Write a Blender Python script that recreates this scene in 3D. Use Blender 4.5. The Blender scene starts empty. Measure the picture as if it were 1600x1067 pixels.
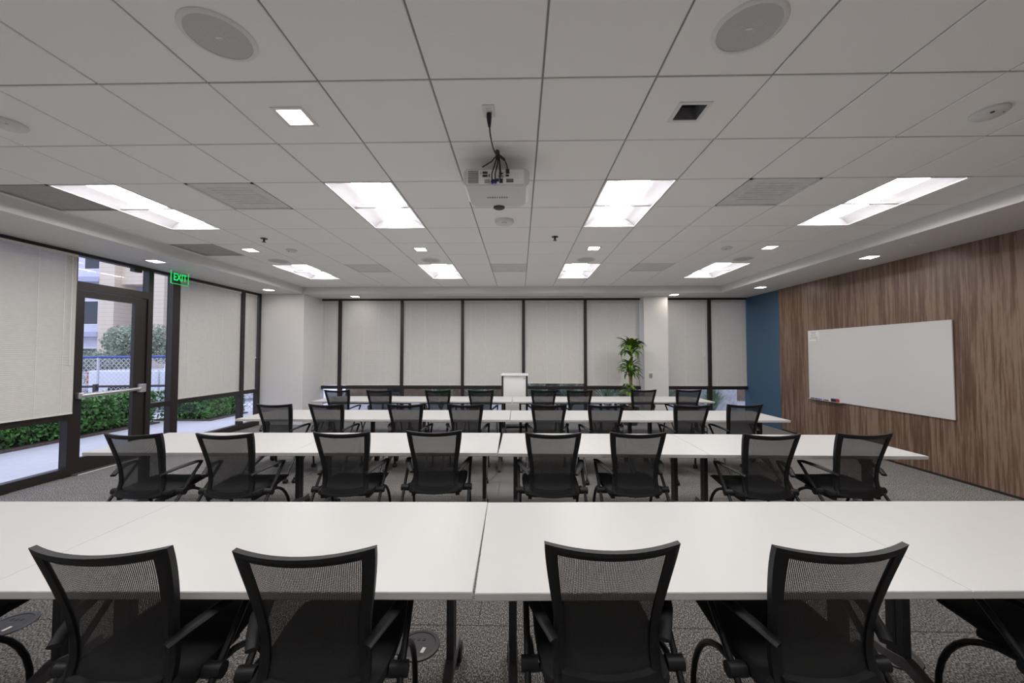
import bpy, bmesh, math, random
from mathutils import Vector, Matrix
random.seed(7)
PI = math.pi
SC = bpy.context.scene
COL = SC.collection

# ------------------------------------------------------------------ camera, world, exposure
CZ = 1.57
cam_d = bpy.data.cameras.new('camera'); cam = bpy.data.objects.new('camera', cam_d); COL.objects.link(cam)
cam_d.sensor_width = 36.0; cam_d.lens = 601.2 / 1600 * 36.0; cam_d.clip_start = .05; cam_d.clip_end = 300
cam.location = (0, 0, CZ); cam.rotation_euler = (PI/2 + .0316, 0, .0197)
SC.camera = cam
SC.view_settings.view_transform = 'Standard'; SC.view_settings.look = 'None'
SC.view_settings.exposure = 0.17; SC.view_settings.gamma = 1.0
SC.view_settings.use_curve_mapping = False
W = bpy.data.worlds.new('overcast_sky'); SC.world = W; W.use_nodes = True
bg = W.node_tree.nodes['Background']; bg.inputs[0].default_value = (.74, .76, .97, 1); bg.inputs[1].default_value = 1.85
LAMP = 34.0          # emission of the ceiling light lenses
SPOT = 30.0          # emission of the small square downlights

# ------------------------------------------------------------------ room numbers
CEIL = CZ + 1.477; SOF = 2.90; XL = -5.80; XR = 5.40; YB = 9.27; YF = -2.6
T = .6096; GX = .125; GY = 2.024
gx = lambda i: GX + i*T
gy = lambda j: GY + j*T
CX0, CX1, CY1 = gx(-8) - .06, gx(7), gy(10.5)

# ------------------------------------------------------------------ materials
MATS = {}
def mat(name, col, rough=.5, metal=0, nscale=0, namt=.1, bump=0, emit=0, spec=.5, coord='Object'):
    m = bpy.data.materials.new(name); m.use_nodes = True; nt = m.node_tree
    p = nt.nodes['Principled BSDF']
    p.inputs['Base Color'].default_value = (*col, 1); p.inputs['Roughness'].default_value = rough
    p.inputs['Metallic'].default_value = metal; p.inputs['Specular IOR Level'].default_value = spec
    if nscale:
        tc = nt.nodes.new('ShaderNodeTexCoord'); n = nt.nodes.new('ShaderNodeTexNoise')
        n.inputs['Scale'].default_value = nscale; n.inputs['Detail'].default_value = 3
        nt.links.new(tc.outputs[coord], n.inputs['Vector'])
        r = nt.nodes.new('ShaderNodeValToRGB')
        r.color_ramp.elements[0].position = .3; r.color_ramp.elements[1].position = .7
        r.color_ramp.elements[0].color = (*[c*(1-namt) for c in col], 1)
        r.color_ramp.elements[1].color = (*[min(1, c*(1+namt)) for c in col], 1)
        nt.links.new(n.outputs['Fac'], r.inputs['Fac']); nt.links.new(r.outputs['Color'], p.inputs['Base Color'])
        if bump:
            b = nt.nodes.new('ShaderNodeBump'); b.inputs['Strength'].default_value = bump; b.inputs['Distance'].default_value = .004
            nt.links.new(n.outputs['Fac'], b.inputs['Height']); nt.links.new(b.outputs['Normal'], p.inputs['Normal'])
    if emit:
        p.inputs['Emission Color'].default_value = (*col, 1); p.inputs['Emission Strength'].default_value = emit
    MATS[name] = m
    return m
M = MATS
mat('ceiling_tile', (.88, .865, .845), .9, nscale=260, namt=.04, bump=.15)
mat('grid_metal_shaded', (.30, .29, .285), .6, nscale=20, namt=.05)  # ceiling T-bars, darkened so the colour carries the shade in the tile gaps
mat('void', (.05, .05, .05), .9, nscale=5, namt=.1)
mat('white_paint', (.70, .686, .678), .6, nscale=60, namt=.015)
mat('blue_paint', (.046, .100, .165), .55, nscale=50, namt=.04)
mat('black_base', (.015, .014, .014), .6, nscale=30)
mat('bronze', (.028, .022, .022), .4, .3, nscale=40, namt=.15)
mat('blind', (.61, .587, .546), .55, nscale=15, namt=.03)
mat('blind_rail', (.70, .68, .64), .45, nscale=15, namt=.03)
mat('cord_white', (.80, .79, .76), .6, nscale=50)
mat('table_white', (.49, .482, .476), .42, nscale=8, namt=.008)
mat('table_edge', (.50, .48, .47), .5, nscale=12, namt=.03)
mat('table_leg', (.040, .039, .042), .42, .4, nscale=60, namt=.15)
mat('leg_grey', (.15, .145, .15), .40, .5, nscale=60, namt=.1)
mat('chair_black', (.009, .009, .010), .5, nscale=60, namt=.2, spec=.3)
mat('seat_fabric', (.006, .006, .007), .85, nscale=400, namt=.4, bump=.2)
mat('rubber', (.012, .012, .013), .6, nscale=60, namt=.2)
mat('tube_black', (.011, .011, .012), .33, .3, nscale=60, namt=.2)
mat('fixture_white', (.88, .87, .88), .45, nscale=30, namt=.01)
mat('reflector_white', (.34, .33, .35), .5, nscale=30, namt=.01)
mat('trim_white', (.74, .73, .72), .5, nscale=30, namt=.02)
mat('speaker_grille', (.54, .53, .515), .8, nscale=600, namt=.25)
mat('vent_grey', (.66, .655, .65), .6, nscale=12, namt=.08)
mat('vent_dark', (.36, .35, .34), .6, nscale=12, namt=.1)
mat('baffle_dark', (.22, .22, .23), .4, .4, nscale=30)
mat('detector_white', (.70, .69, .67), .5, nscale=30, namt=.02)
mat('metal_dark', (.05, .05, .05), .4, .7, nscale=40)
mat('metal_bright', (.62, .61, .60), .32, .85, nscale=90, namt=.05)
mat('projector_white', (.66, .66, .67), .5, nscale=30, namt=.015)
mat('projector_grey', (.34, .33, .33), .6, nscale=200, namt=.2)
mat('port_dark', (.03, .03, .035), .5, nscale=60)
mat('port_blue', (.03, .035, .30), .4, nscale=60)
mat('lcd', (.16, .17, .14), .3, nscale=60)
mat('cable', (.012, .011, .012), .5, nscale=60)
mat('print_grey', (.16, .155, .16), .6, nscale=60)
mat('board_white', (.575, .575, .58), .16, nscale=2, namt=.01)
mat('paper', (.66, .655, .65), .8, nscale=50, namt=.02)
mat('marker_purple', (.05, .015, .12), .4, nscale=60)
mat('marker_blue', (.03, .03, .35), .4, nscale=60)
mat('marker_black', (.015, .015, .016), .4, nscale=60)
mat('eraser_red', (.45, .05, .03), .6, nscale=60)
mat('lectern_white', (.74, .73, .735), .4, nscale=8, namt=.01)
mat('leaf', (.075, .165, .010), .5, nscale=9, namt=.5)
mat('cane', (.16, .13, .055), .8, nscale=30, namt=.3, bump=.4)
mat('pot', (.05, .05, .05), .5, nscale=20)
mat('soil', (.03, .02, .012), .95, nscale=60, namt=.4, bump=.5)
mat('floor_box', (.06, .055, .06), .45, .3, nscale=60)
mat('floor_box_lid', (.045, .042, .046), .5, .2, nscale=60)
mat('sidewalk', (.72, .70, .72), .85, nscale=6, namt=.05)
mat('asphalt', (.40, .40, .44), .9, nscale=12, namt=.10)
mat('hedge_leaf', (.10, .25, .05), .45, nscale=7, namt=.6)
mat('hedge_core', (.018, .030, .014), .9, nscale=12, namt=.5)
mat('olive_leaf', (.36, .41, .31), .6, nscale=4, namt=.4)
mat('grass_leaf', (.30, .40, .28), .5, nscale=8, namt=.7)
mat('bark', (.10, .075, .055), .9, nscale=20, namt=.4)
mat('mulch', (.14, .10, .08), .95, nscale=30, namt=.4)
mat('car_white', (.80, .82, .86), .25, nscale=3, namt=.01)
mat('car_glass', (.03, .04, .05), .08, nscale=3)
mat('tail_red', (.55, .04, .02), .3, nscale=30)
mat('tail_amber', (.65, .22, .04), .3, nscale=30)
mat('tyre', (.02, .02, .02), .8, nscale=40)
mat('fence_blue', (.05, .09, .35), .5, nscale=20)
mat('fence_wire', (.62, .64, .68), .4, .6, nscale=20)
mat('rail_brown', (.035, .028, .03), .5, nscale=20)
mat('beige_brick', (.70, .60, .48), .9, nscale=12, namt=.06)
mat('lavender_wall', (.46, .46, .60), .9, nscale=3, namt=.04)
mat('pale_wall', (.68, .69, .76), .9, nscale=3, namt=.05)
mat('teal_glass', (.16, .30, .30), .1, nscale=2, namt=.1)
mat('brown_wall', (.16, .11, .08), .9, nscale=5, namt=.2)
mat('concrete', (.42, .42, .43), .9, nscale=14, namt=.2, bump=.3)
mat('exit_green', (.01, .60, .12), .5, emit=.9)
mat('patio_dark', (.02, .02, .02), .5, nscale=20)

def glow(name, col, s):
    m = bpy.data.materials.new(name); m.use_nodes = True; nt = m.node_tree
    nt.nodes.remove(nt.nodes['Principled BSDF'])
    e = nt.nodes.new('ShaderNodeEmission'); e.inputs[0].default_value = (*col, 1); e.inputs[1].default_value = s
    nt.links.new(e.outputs[0], nt.nodes['Material Output'].inputs[0]); MATS[name] = m
glow('lamp_lens', (1, .975, .95), LAMP)
glow('spot_lens', (1, .93, .83), SPOT)

def glass(name, tint, refl):
    m = bpy.data.materials.new(name); m.use_nodes = True; nt = m.node_tree
    nt.nodes.remove(nt.nodes['Principled BSDF'])
    t = nt.nodes.new('ShaderNodeBsdfTransparent'); t.inputs[0].default_value = (*tint, 1)
    g = nt.nodes.new('ShaderNodeBsdfGlossy'); g.inputs['Roughness'].default_value = .01
    lw0 = nt.nodes.new('ShaderNodeLayerWeight'); lw0.inputs[0].default_value = .5; lw1 = nt.nodes.new('ShaderNodeMath'); lw1.operation = 'POWER'; lw1.inputs[1].default_value = 4; nt.links.new(lw0.outputs['Facing'], lw1.inputs[0]); lw = nt.nodes.new('ShaderNodeMath'); lw.operation = 'MULTIPLY_ADD'; lw.inputs[1].default_value = .55; lw.inputs[2].default_value = .02; nt.links.new(lw1.outputs[0], lw.inputs[0])
    mx = nt.nodes.new('ShaderNodeMixShader')
    nt.links.new(lw.outputs[0], mx.inputs[0]); nt.links.new(t.outputs[0], mx.inputs[1]); nt.links.new(g.outputs[0], mx.inputs[2])
    nt.links.new(mx.outputs[0], nt.nodes['Material Output'].inputs[0]); MATS[name] = m
glass('glass', (.90, .93, .95), .05)
glass('acrylic', (.82, .95, .85), .05)

def mesh_fabric():
    m = bpy.data.materials.new('mesh_fabric'); m.use_nodes = True; nt = m.node_tree; L = nt.links
    p = nt.nodes['Principled BSDF']; p.inputs['Base Color'].default_value = (.012, .012, .013, 1); p.inputs['Roughness'].default_value = .6
    uv = nt.nodes.new('ShaderNodeTexCoord'); sep = nt.nodes.new('ShaderNodeSeparateXYZ'); L.new(uv.outputs['UV'], sep.inputs[0])
    def band(out, pitch, frac):
        a = nt.nodes.new('ShaderNodeMath'); a.operation = 'MULTIPLY'; a.inputs[1].default_value = 1/pitch; L.new(out, a.inputs[0])
        b = nt.nodes.new('ShaderNodeMath'); b.operation = 'FRACT'; L.new(a.outputs[0], b.inputs[0])
        c = nt.nodes.new('ShaderNodeMath'); c.operation = 'GREATER_THAN'; c.inputs[1].default_value = frac; L.new(b.outputs[0], c.inputs[0])
        return c.outputs[0]
    hx = band(sep.outputs[0], .0050, .56); hy = band(sep.outputs[1], .0042, .64)
    h = nt.nodes.new('ShaderNodeMath'); h.operation = 'MULTIPLY'; L.new(hx, h.inputs[0]); L.new(hy, h.inputs[1])
    t = nt.nodes.new('ShaderNodeBsdfTransparent'); mx = nt.nodes.new('ShaderNodeMixShader')
    L.new(h.outputs[0], mx.inputs[0]); L.new(p.outputs[0], mx.inputs[1]); L.new(t.outputs[0], mx.inputs[2])
    L.new(mx.outputs[0], nt.nodes['Material Output'].inputs[0]); MATS['mesh_fabric'] = m
mesh_fabric()

def wood():
    m = bpy.data.materials.new('walnut'); m.use_nodes = True; nt = m.node_tree; L = nt.links
    p = nt.nodes['Principled BSDF']; p.inputs['Roughness'].default_value = .38
    tc = nt.nodes.new('ShaderNodeTexCoord'); mp = nt.nodes.new('ShaderNodeMapping'); mp.inputs['Scale'].default_value = (1, 1, .045)
    L.new(tc.outputs['Object'], mp.inputs[0])
    def noise(s, d, r, dist):
        n = nt.nodes.new('ShaderNodeTexNoise'); n.inputs['Scale'].default_value = s; n.inputs['Detail'].default_value = d
        n.inputs['Roughness'].default_value = r; n.inputs['Distortion'].default_value = dist; L.new(mp.outputs[0], n.inputs['Vector']); return n.outputs['Fac']
    a = noise(24, 5, .6, .12); b = noise(70, 4, .6, 0); c = noise(4, 2, .5, 0)
    m1 = nt.nodes.new('ShaderNodeMath'); m1.operation = 'MULTIPLY_ADD'; m1.inputs[1].default_value = .55; L.new(b, m1.inputs[0]); L.new(a, m1.inputs[2])
    m2 = nt.nodes.new('ShaderNodeMath'); m2.operation = 'MULTIPLY_ADD'; m2.inputs[1].default_value = .5; L.new(c, m2.inputs[0]); L.new(m1.outputs[0], m2.inputs[2])
    r = nt.nodes.new('ShaderNodeValToRGB'); e = r.color_ramp.elements
    e[0].position = .74; e[0].color = (.085, .045, .029, 1); e[1].position = 1.0; e[1].color = (.215, .145, .108, 1)
    x = r.color_ramp.elements.new(.88); x.color = (.125, .072, .048, 1)
    x = r.color_ramp.elements.new(.95); x.color = (.165, .102, .072, 1)
    sc = nt.nodes.new('ShaderNodeMath'); sc.operation = 'MULTIPLY'; sc.inputs[1].default_value = .915; L.new(m2.outputs[0], sc.inputs[0])
    L.new(sc.outputs[0], r.inputs['Fac']); L.new(r.outputs['Color'], p.inputs['Base Color'])
    MATS['walnut'] = m
wood()

def carpet():
    m = bpy.data.materials.new('carpet'); m.use_nodes = True; nt = m.node_tree; L = nt.links
    p = nt.nodes['Principled BSDF']; p.inputs['Roughness'].default_value = .95; p.inputs['Specular IOR Level'].default_value = .1
    tc = nt.nodes.new('ShaderNodeTexCoord'); mp = nt.nodes.new('ShaderNodeMapping'); mp.inputs['Scale'].default_value = (1, .55, 1)
    L.new(tc.outputs['Object'], mp.inputs[0])
    n = nt.nodes.new('ShaderNodeTexNoise'); n.inputs['Scale'].default_value = 170; n.inputs['Detail'].default_value = 4; L.new(mp.outputs[0], n.inputs['Vector'])
    r = nt.nodes.new('ShaderNodeValToRGB'); e = r.color_ramp.elements
    e[0].position = .36; e[0].color = (.04, .037, .036, 1); e[1].position = .64; e[1].color = (.45, .432, .416, 1)
    x = e.new(.5); x.color = (.145, .138, .133, 1)
    L.new(n.outputs['Fac'], r.inputs['Fac'])
    n2 = nt.nodes.new('ShaderNodeTexNoise'); n2.inputs['Scale'].default_value = 9; L.new(mp.outputs[0], n2.inputs['Vector'])
    oi = nt.nodes.new('ShaderNodeObjectInfo')
    v = nt.nodes.new('ShaderNodeMath'); v.operation = 'MULTIPLY_ADD'; v.inputs[1].default_value = .10; v.inputs[2].default_value = .80; L.new(oi.outputs['Random'], v.inputs[0])
    v2 = nt.nodes.new('ShaderNodeMath'); v2.operation = 'MULTIPLY_ADD'; v2.inputs[1].default_value = .3; L.new(n2.outputs['Fac'], v2.inputs[0]); L.new(v.outputs[0], v2.inputs[2])
    mm = nt.nodes.new('ShaderNodeVectorMath'); mm.operation = 'SCALE'; L.new(r.outputs['Color'], mm.inputs[0]); L.new(v2.outputs[0], mm.inputs['Scale'])
    L.new(mm.outputs[0], p.inputs['Base Color'])
    b = nt.nodes.new('ShaderNodeBump'); b.inputs['Strength'].default_value = .3; b.inputs['Distance'].default_value = .003
    L.new(n.outputs['Fac'], b.inputs['Height']); L.new(b.outputs['Normal'], p.inputs['Normal'])
    MATS['carpet'] = m
carpet()

def brick_courses():
    m = M['beige_brick']; nt = m.node_tree; L = nt.links; p = nt.nodes['Principled BSDF']
    tc = nt.nodes.new('ShaderNodeTexCoord'); sp = nt.nodes.new('ShaderNodeSeparateXYZ'); L.new(tc.outputs['Object'], sp.inputs[0])
    a = nt.nodes.new('ShaderNodeMath'); a.operation = 'MULTIPLY'; a.inputs[1].default_value = 4.2; L.new(sp.outputs[2], a.inputs[0])
    b = nt.nodes.new('ShaderNodeMath'); b.operation = 'FRACT'; L.new(a.outputs[0], b.inputs[0])
    r = nt.nodes.new('ShaderNodeValToRGB'); e = r.color_ramp.elements
    e[0].position = .05; e[0].color = (.60, .50, .39, 1); e[1].position = .15; e[1].color = (.76, .65, .52, 1)
    L.new(b.outputs[0], r.inputs['Fac']); L.new(r.outputs['Color'], p.inputs['Base Color'])
brick_courses()

# ------------------------------------------------------------------ geometry helpers
class MB:
    def __init__(s, fn=None): s.v = []; s.f = []; s.uv = {}; s.fn = fn
    def add(s, vs, fs):
        o = len(s.v)
        s.v += [tuple(s.fn(*p)) if s.fn else tuple(p) for p in vs]
        s.f += [tuple(i + o for i in f) for f in fs]
        return s
    def box(s, x0, x1, y0, y1, z0, z1):
        return s.add([(x0,y0,z0),(x1,y0,z0),(x1,y1,z0),(x0,y1,z0),(x0,y0,z1),(x1,y0,z1),(x1,y1,z1),(x0,y1,z1)],
              [(3,2,1,0),(4,5,6,7),(0,1,5,4),(1,2,6,5),(2,3,7,6),(3,0,4,7)])
    def loft(s, secs, cap=True, closed=True):
        n = len(secs[0]); vs = [p for sec in secs for p in sec]; fs = []
        for k in range(len(secs)-1):
            for i in range(n if closed else n-1):
                j = (i+1) % n
                fs.append((k*n+i, k*n+j, (k+1)*n+j, (k+1)*n+i))
        if cap and closed:
            fs.append(tuple(range(n))[::-1]); fs.append(tuple((len(secs)-1)*n+i for i in range(n)))
        return s.add(vs, fs)
    def tube(s, pts, r, n=8, flat=None):
        pts = [Vector(p) for p in pts]; secs = []
        up = Vector((0,0,1))
        d0 = (pts[1]-pts[0]).normalized()
        if abs(d0.z) > .95: up = Vector((0,1,0))
        for k, p in enumerate(pts):
            d = (pts[min(k+1,len(pts)-1)] - pts[max(k-1,0)]).normalized()
            a = d.cross(up)
            if a.length < 1e-4: a = d.cross(Vector((1,0,0)))
            a.normalize(); b = a.cross(d).normalized()
            rr = r[k] if isinstance(r, (list,tuple)) else r
            ra, rb = (rr, rr) if flat is None else (rr, rr*flat)
            secs.append([tuple(p + a*ra*math.cos(2*PI*i/n) + b*rb*math.sin(2*PI*i/n)) for i in range(n)])
        return s.loft(secs)
    def cyl(s, c, r, h, axis='z', n=20, r2=None):
        r2 = r if r2 is None else r2
        def P(t, rad, i):
            a = 2*PI*i/n; x, y = rad*math.cos(a), rad*math.sin(a)
            if axis == 'z': return (c[0]+x, c[1]+y, c[2]+t)
            if axis == 'x': return (c[0]+t, c[1]+x, c[2]+y)
            return (c[0]+y, c[1]+t, c[2]+x)
        return s.loft([[P(0,r,i) for i in range(n)], [P(h,r2,i) for i in range(n)]])
    def lathe(s, prof, c=(0,0,0), n=24):
        return s.loft([[(c[0]+r*math.cos(2*PI*i/n), c[1]+r*math.sin(2*PI*i/n), c[2]+z) for i in range(n)] for r, z in prof])
    def prism(s, poly, x0, x1):      # poly in (y,z), extruded along x
        n = len(poly)
        return s.loft([[(x0,y,z) for y,z in poly], [(x1,y,z) for y,z in poly]])
    def build(s, name, m, parent=None, loc=None, rot=None, smooth=False, bevel=0, seg=2):
        me = bpy.data.meshes.new(name); me.from_pydata(s.v, [], s.f)
        bm = bmesh.new(); bm.from_mesh(me); bmesh.ops.recalc_face_normals(bm, faces=bm.faces[:])
        if bevel:
            ed = [e for e in bm.edges if len(e.link_faces) == 2 and e.calc_face_angle(0) > .6]
            bmesh.ops.bevel(bm, geom=ed, offset=bevel, segments=seg, affect='EDGES', profile=.5, clamp_overlap=True)
        bm.to_mesh(me); bm.free(); me.update()
        me.materials.append(MATS[m])
        if smooth:
            me.polygons.foreach_set('use_smooth', [True]*len(me.polygons))
            try: me.set_sharp_from_angle(angle=math.radians(38))
            except Exception: pass
        o = bpy.data.objects.new(name, me); COL.objects.link(o)
        if parent: o.parent = parent
        if loc is not None: o.location = loc
        if rot is not None: o.rotation_euler = rot
        return o

def tag(o, label=None, cat=None, group=None, kind=None):
    if label: o['label'] = label
    if cat: o['category'] = cat
    if group: o['group'] = group
    if kind: o['kind'] = kind
    return o
def empty(name, loc=(0,0,0), rz=0, **k):
    o = bpy.data.objects.new(name, None); COL.objects.link(o); o.location = loc; o.rotation_euler = (0,0,rz)
    o.empty_display_size = .05
    return tag(o, **k)
def copy_tree(o, parent=None):
    c = o.copy(); COL.objects.link(c)
    if parent: c.parent = parent
    for ch in list(o.children): copy_tree(ch, c)
    return c
def link_copy(o, name=None):
    c = o.copy(); COL.objects.link(c); return c
ORD = ['first', 'second', 'third', 'fourth', 'fifth', 'sixth', 'seventh', 'eighth']

# ------------------------------------------------------------------ floor
floor = tag(MB().box(XL-.05, XR+.12, YF-.1, YB+.05, -.2, -.008).build('floor', 'void'), kind='structure')
CT_X, CT_Y = 1.0, .5
tile0 = None
rows = int((YB - YF)/CT_Y) + 1
for r in range(rows):
    y0 = YF + (YB - YF) - (r+1)*CT_Y
    if y0 < YF - .4: continue
    x = XL + .06 - (0.5 if r % 2 else 0)
    while x < XR:
        x0, x1 = max(x, XL+.04), min(x + CT_X, XR)
        yy0 = max(y0, YF)
        if x1 - x0 > .03 and y0 + CT_Y - yy0 > .03:
            full = abs(x1-x0-CT_X) < 1e-6 and abs(yy0-y0) < 1e-6
            if full and tile0 is not None:
                o = link_copy(tile0); o.location = ((x0+x1)/2, (yy0+y0+CT_Y)/2, 0)
            else:
                w, h = (x1-x0)/2 - .0012, (y0+CT_Y-yy0)/2 - .0012
                mb = MB()
                mb.loft([[(-w,-h,-.008),(w,-h,-.008),(w,h,-.008),(-w,h,-.008)],[(-w,-h,-.002),(w,-h,-.002),(w,h,-.002),(-w,h,-.002)],
                         [(-w+.002,-h+.002,0),(w-.002,-h+.002,0),(w-.002,h-.002,0),(-w+.002,h-.002,0)]])
                o = mb.build('carpet_tile', 'carpet', floor, ((x0+x1)/2, (yy0+y0+CT_Y)/2, 0))
                if full: tile0 = o
        x += CT_X

# ------------------------------------------------------------------ walls
wall_right = tag(MB().box(XR, XR+.12, YF, YB+.1, 0, CEIL+.2).build('wall_right', 'blue_paint'), kind='structure')
MB().box(XR-.02, XR, YF, 8.07, .03, SOF).build('wood_cladding', 'walnut', wall_right)
tag(MB().box(XR-.014, XR, YF, 8.07, 0, .03).build('baseboard_right', 'black_base'), kind='structure')
tag(MB().box(XL-.1, XR+.1, YF-.1, YF, 0, CEIL+.2).build('wall_front', 'white_paint'), kind='structure')
# corner pier between glazed wall and window wall, and the free pier at right
tag(MB().box(XL-.1, -4.80, 8.45, YB+.1, 0, SOF).build('wall_corner', 'white_paint'), kind='structure')
tag(MB().box(2.88, 3.43, 8.95, YB+.1, 0, SOF).build('wall_pier', 'white_paint'), kind='structure')
tag(MB().box(XL-.1, XL, YF, .9, 0, CEIL+.2).build('wall_left', 'white_paint'), kind='structure')
# soffits
tag(MB().box(XL-.12, CX0, YF, YB+.1, SOF, CEIL+.2).build('trim_1', 'white_paint'), kind='structure')
tag(MB().box(CX1, XR, YF, YB+.1, SOF, CEIL+.2).build('trim_2', 'white_paint'), kind='structure')
tag(MB().box(CX0, CX1, CY1, YB+.1, SOF, CEIL+.2).build('trim_3', 'white_paint'), kind='structure')

# ------------------------------------------------------------------ ceiling
ceiling = tag(MB().box(CX0, CX1, YF, CY1, CEIL+.13, CEIL+.2).build('ceiling', 'void'), kind='structure')
g = MB()
for i in range(-8, 8):
    g.box(gx(i)-.012, gx(i)+.012, YF, CY1, CEIL+.010, CEIL+.03)
for j in range(-7, 11):
    g.box(CX0, CX1, gy(j)-.012, gy(j)+.012, CEIL+.0105, CEIL+.0295)
g.build('ceiling_grid', 'grid_metal_shaded', ceiling)
TH = T/2 - .0055
def tile_mesh(w, h, hole=0):
    b = MB(); c = .004
    if not hole:
        b.loft([[(-w,-h,.012),(w,-h,.012),(w,h,.012),(-w,h,.012)],[(-w,-h,.003),(w,-h,.003),(w,h,.003),(-w,h,.003)],
                [(-w+c,-h+c,0),(w-c,-h+c,0),(w-c,h-c,0),(-w+c,h-c,0)]])
    else:
        q = hole
        for (x0,x1,y0,y1) in ((-w,w,-h,-q),(-w,w,q,h),(-w,-q,-q,q),(q,w,-q,q)): b.box(x0,x1,y0,y1,0,.012)
    return b
TROFFERS = [(a, b) for b in (-3, 2, 7) for a in (-7, -3, 1, 5)]
DIFF = [(-5,2),(3,2),(-5,7),(-1,7),(3,7)]
RETURN = [(-8,2),(-8,5)]
SPOTS = [(-3,0,1),(1,0,0),(-7,5,1),(-3,5,1),(1,5,1),(5,5,1)]
skip = set(); holes = {(a,b) for a,b,_ in SPOTS}
for a, b in TROFFERS: skip |= {(a,b),(a,b+1)}
skip |= set(DIFF) | set(RETURN)
t_full = t_hole = None
for j in range(-8, 11):
    for i in range(-8, 7):
        if (i,j) in skip: continue
        y0, y1 = max(gy(j), YF), min(gy(j+1), CY1)
        if y1 - y0 < .05: continue
        cx, cy = (gx(i)+gx(i+1))/2, (y0+y1)/2
        if y1 - y0 < T - .01:
            tile_mesh(TH, (y1-y0)/2-.0055).build('ceiling_tile', 'ceiling_tile', ceiling, (cx,cy,CEIL))
        elif (i,j) in holes:
            if t_hole is None: t_hole = o = tile_mesh(TH, TH, .088).build('ceiling_tile', 'ceiling_tile', ceiling)
            else: o = link_copy(t_hole)
            o.location = (cx,cy,CEIL)
        else:
            if t_full is None: t_full = o = tile_mesh(TH, TH).build('ceiling_tile', 'ceiling_tile', ceiling)
            else: o = link_copy(t_full)
            o.location = (cx,cy,CEIL)
# narrow strip between the last grid line and the left soffit
MB().box(CX0, gx(-8)-.004, YF, CY1, 0, .012).build('ceiling_tile', 'ceiling_tile', ceiling, (0,0,CEIL))

# recessed 2x4 lights
def make_troffer():
    r = empty('ceiling_light')
    w, l = T/2 - .004, T - .004
    b = MB(); f = .014
    for (x0,x1,y0,y1) in ((-w,-w+f,-l,l),(w-f,w,-l,l),(-w,w,-l,-l+f),(-w,w,l-f,l)): b.box(x0,x1,y0,y1,-.001,.006)
    b.build('frame', 'fixture_white', r)
    prof = [(w-f,.003),(.25,.035),(.20,.062),(.13,.075)]
    for s in (-1,1):
        b = MB()
        b.loft([[(s*x,-l+f,z),(s*x,l-f,z)] for x,z in prof], cap=False, closed=False)
        b.build('reflector', 'reflector_white', r, smooth=True)
    for s in (-1,1):
        b = MB()
        b.add([(-w+f,s*(l-f),.003),(w-f,s*(l-f),.003),(.20,s*(l-.05),.08),(-.20,s*(l-.05),.08)], [(0,1,2,3)])
        b.build('end_plate', 'reflector_white', r)
    b = MB(); n = 10; sec = []
    for k in range(n+1):
        a = PI*k/n; x = .135*math.cos(a); z = .082 - .048*math.sin(a)
        sec.append([(x,-l+.045,z),(x,l-.045,z)])
    b.loft(sec, cap=False, closed=False); b.build('lens', 'lamp_lens', r, smooth=True)
    b = MB(); b.box(-w,w,-l,l,.10,.105); b.build('housing', 'fixture_white', r)
    return r
tro = make_troffer(); first = True
TL = {(-7,2):'long recessed ceiling light nearest the glazed left wall, in the nearer row of lights',
      (-3,2):'recessed ceiling light just left of the projector, in the nearer row of lights',
      (1,2):'recessed ceiling light just right of the projector, in the nearer row of lights',
      (5,2):'long recessed ceiling light nearest the wood wall, in the nearer row of lights',
      (-7,7):'small-looking recessed ceiling light in the far row, nearest the glazed left wall',
      (-3,7):'far-row recessed ceiling light left of the room centre, near the window wall',
      (1,7):'far-row recessed ceiling light right of the room centre, near the window wall',
      (5,7):'far-row recessed ceiling light nearest the blue wall',
      (-7,-3):'recessed ceiling light overhead behind the view, outermost left', (-3,-3):'recessed ceiling light overhead behind the view, inner left',
      (1,-3):'recessed ceiling light overhead behind the view, inner right', (5,-3):'recessed ceiling light overhead behind the view, outermost right'}
for a, b in TROFFERS:
    o = tro if first else copy_tree(tro); first = False
    o.location = (gx(a+.5), gy(b+1), CEIL)
    tag(o, TL[(a,b)], 'ceiling light', 'recessed lights in the tile ceiling')

# square downlights
def make_spot(on, deep):
    r = empty('downlight')
    b = MB(); q, w = .075, .098
    for (x0,x1,y0,y1) in ((-w,w,-w,-q),(-w,w,q,w),(-w,-q,-q,q),(q,w,-q,q)): b.box(x0,x1,y0,y1,-.005,-.0005)
    b.build('trim', 'trim_white', r)
    if deep:
        b = MB(); h = .07 if not on else .02
        b.loft([[(-q,-q,-.002),(q,-q,-.002),(q,q,-.002),(-q,q,-.002)],[(-q*.86,-q*.86,h),(q*.86,-q*.86,h),(q*.86,q*.86,h),(-q*.86,q*.86,h)]], cap=False)
        b.build('baffle', 'baffle_dark' if not on else 'fixture_white', r)
        MB().box(-q*.86,q*.86,-q*.86,q*.86,h,h+.002).build('lens', 'spot_lens' if on else 'metal_dark', r)
    else:
        MB().box(-q,q,-q,q,-.004,-.001).build('lens', 'spot_lens', r)
    return r
SL = ['lit square downlight in the ceiling left of the projector cord, largest of the lit ones',
      'unlit dark square downlight in the ceiling right of the projector cord',
      'lit square downlight in the tile ceiling nearest the exit sign', 'lit square downlight above the round smoke detector, to its left',
      'lit square downlight in the tile ceiling just right of the middle sprinkler', 'lit square downlight in the tile ceiling nearest the wood wall']
for (a,b,on), lab in zip(SPOTS, SL):
    o = make_spot(on, True); o.location = (gx(a+.5), gy(b+.5), CEIL); tag(o, lab, 'downlight', 'square downlights')
sp0 = make_spot(True, False); first = True
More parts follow.
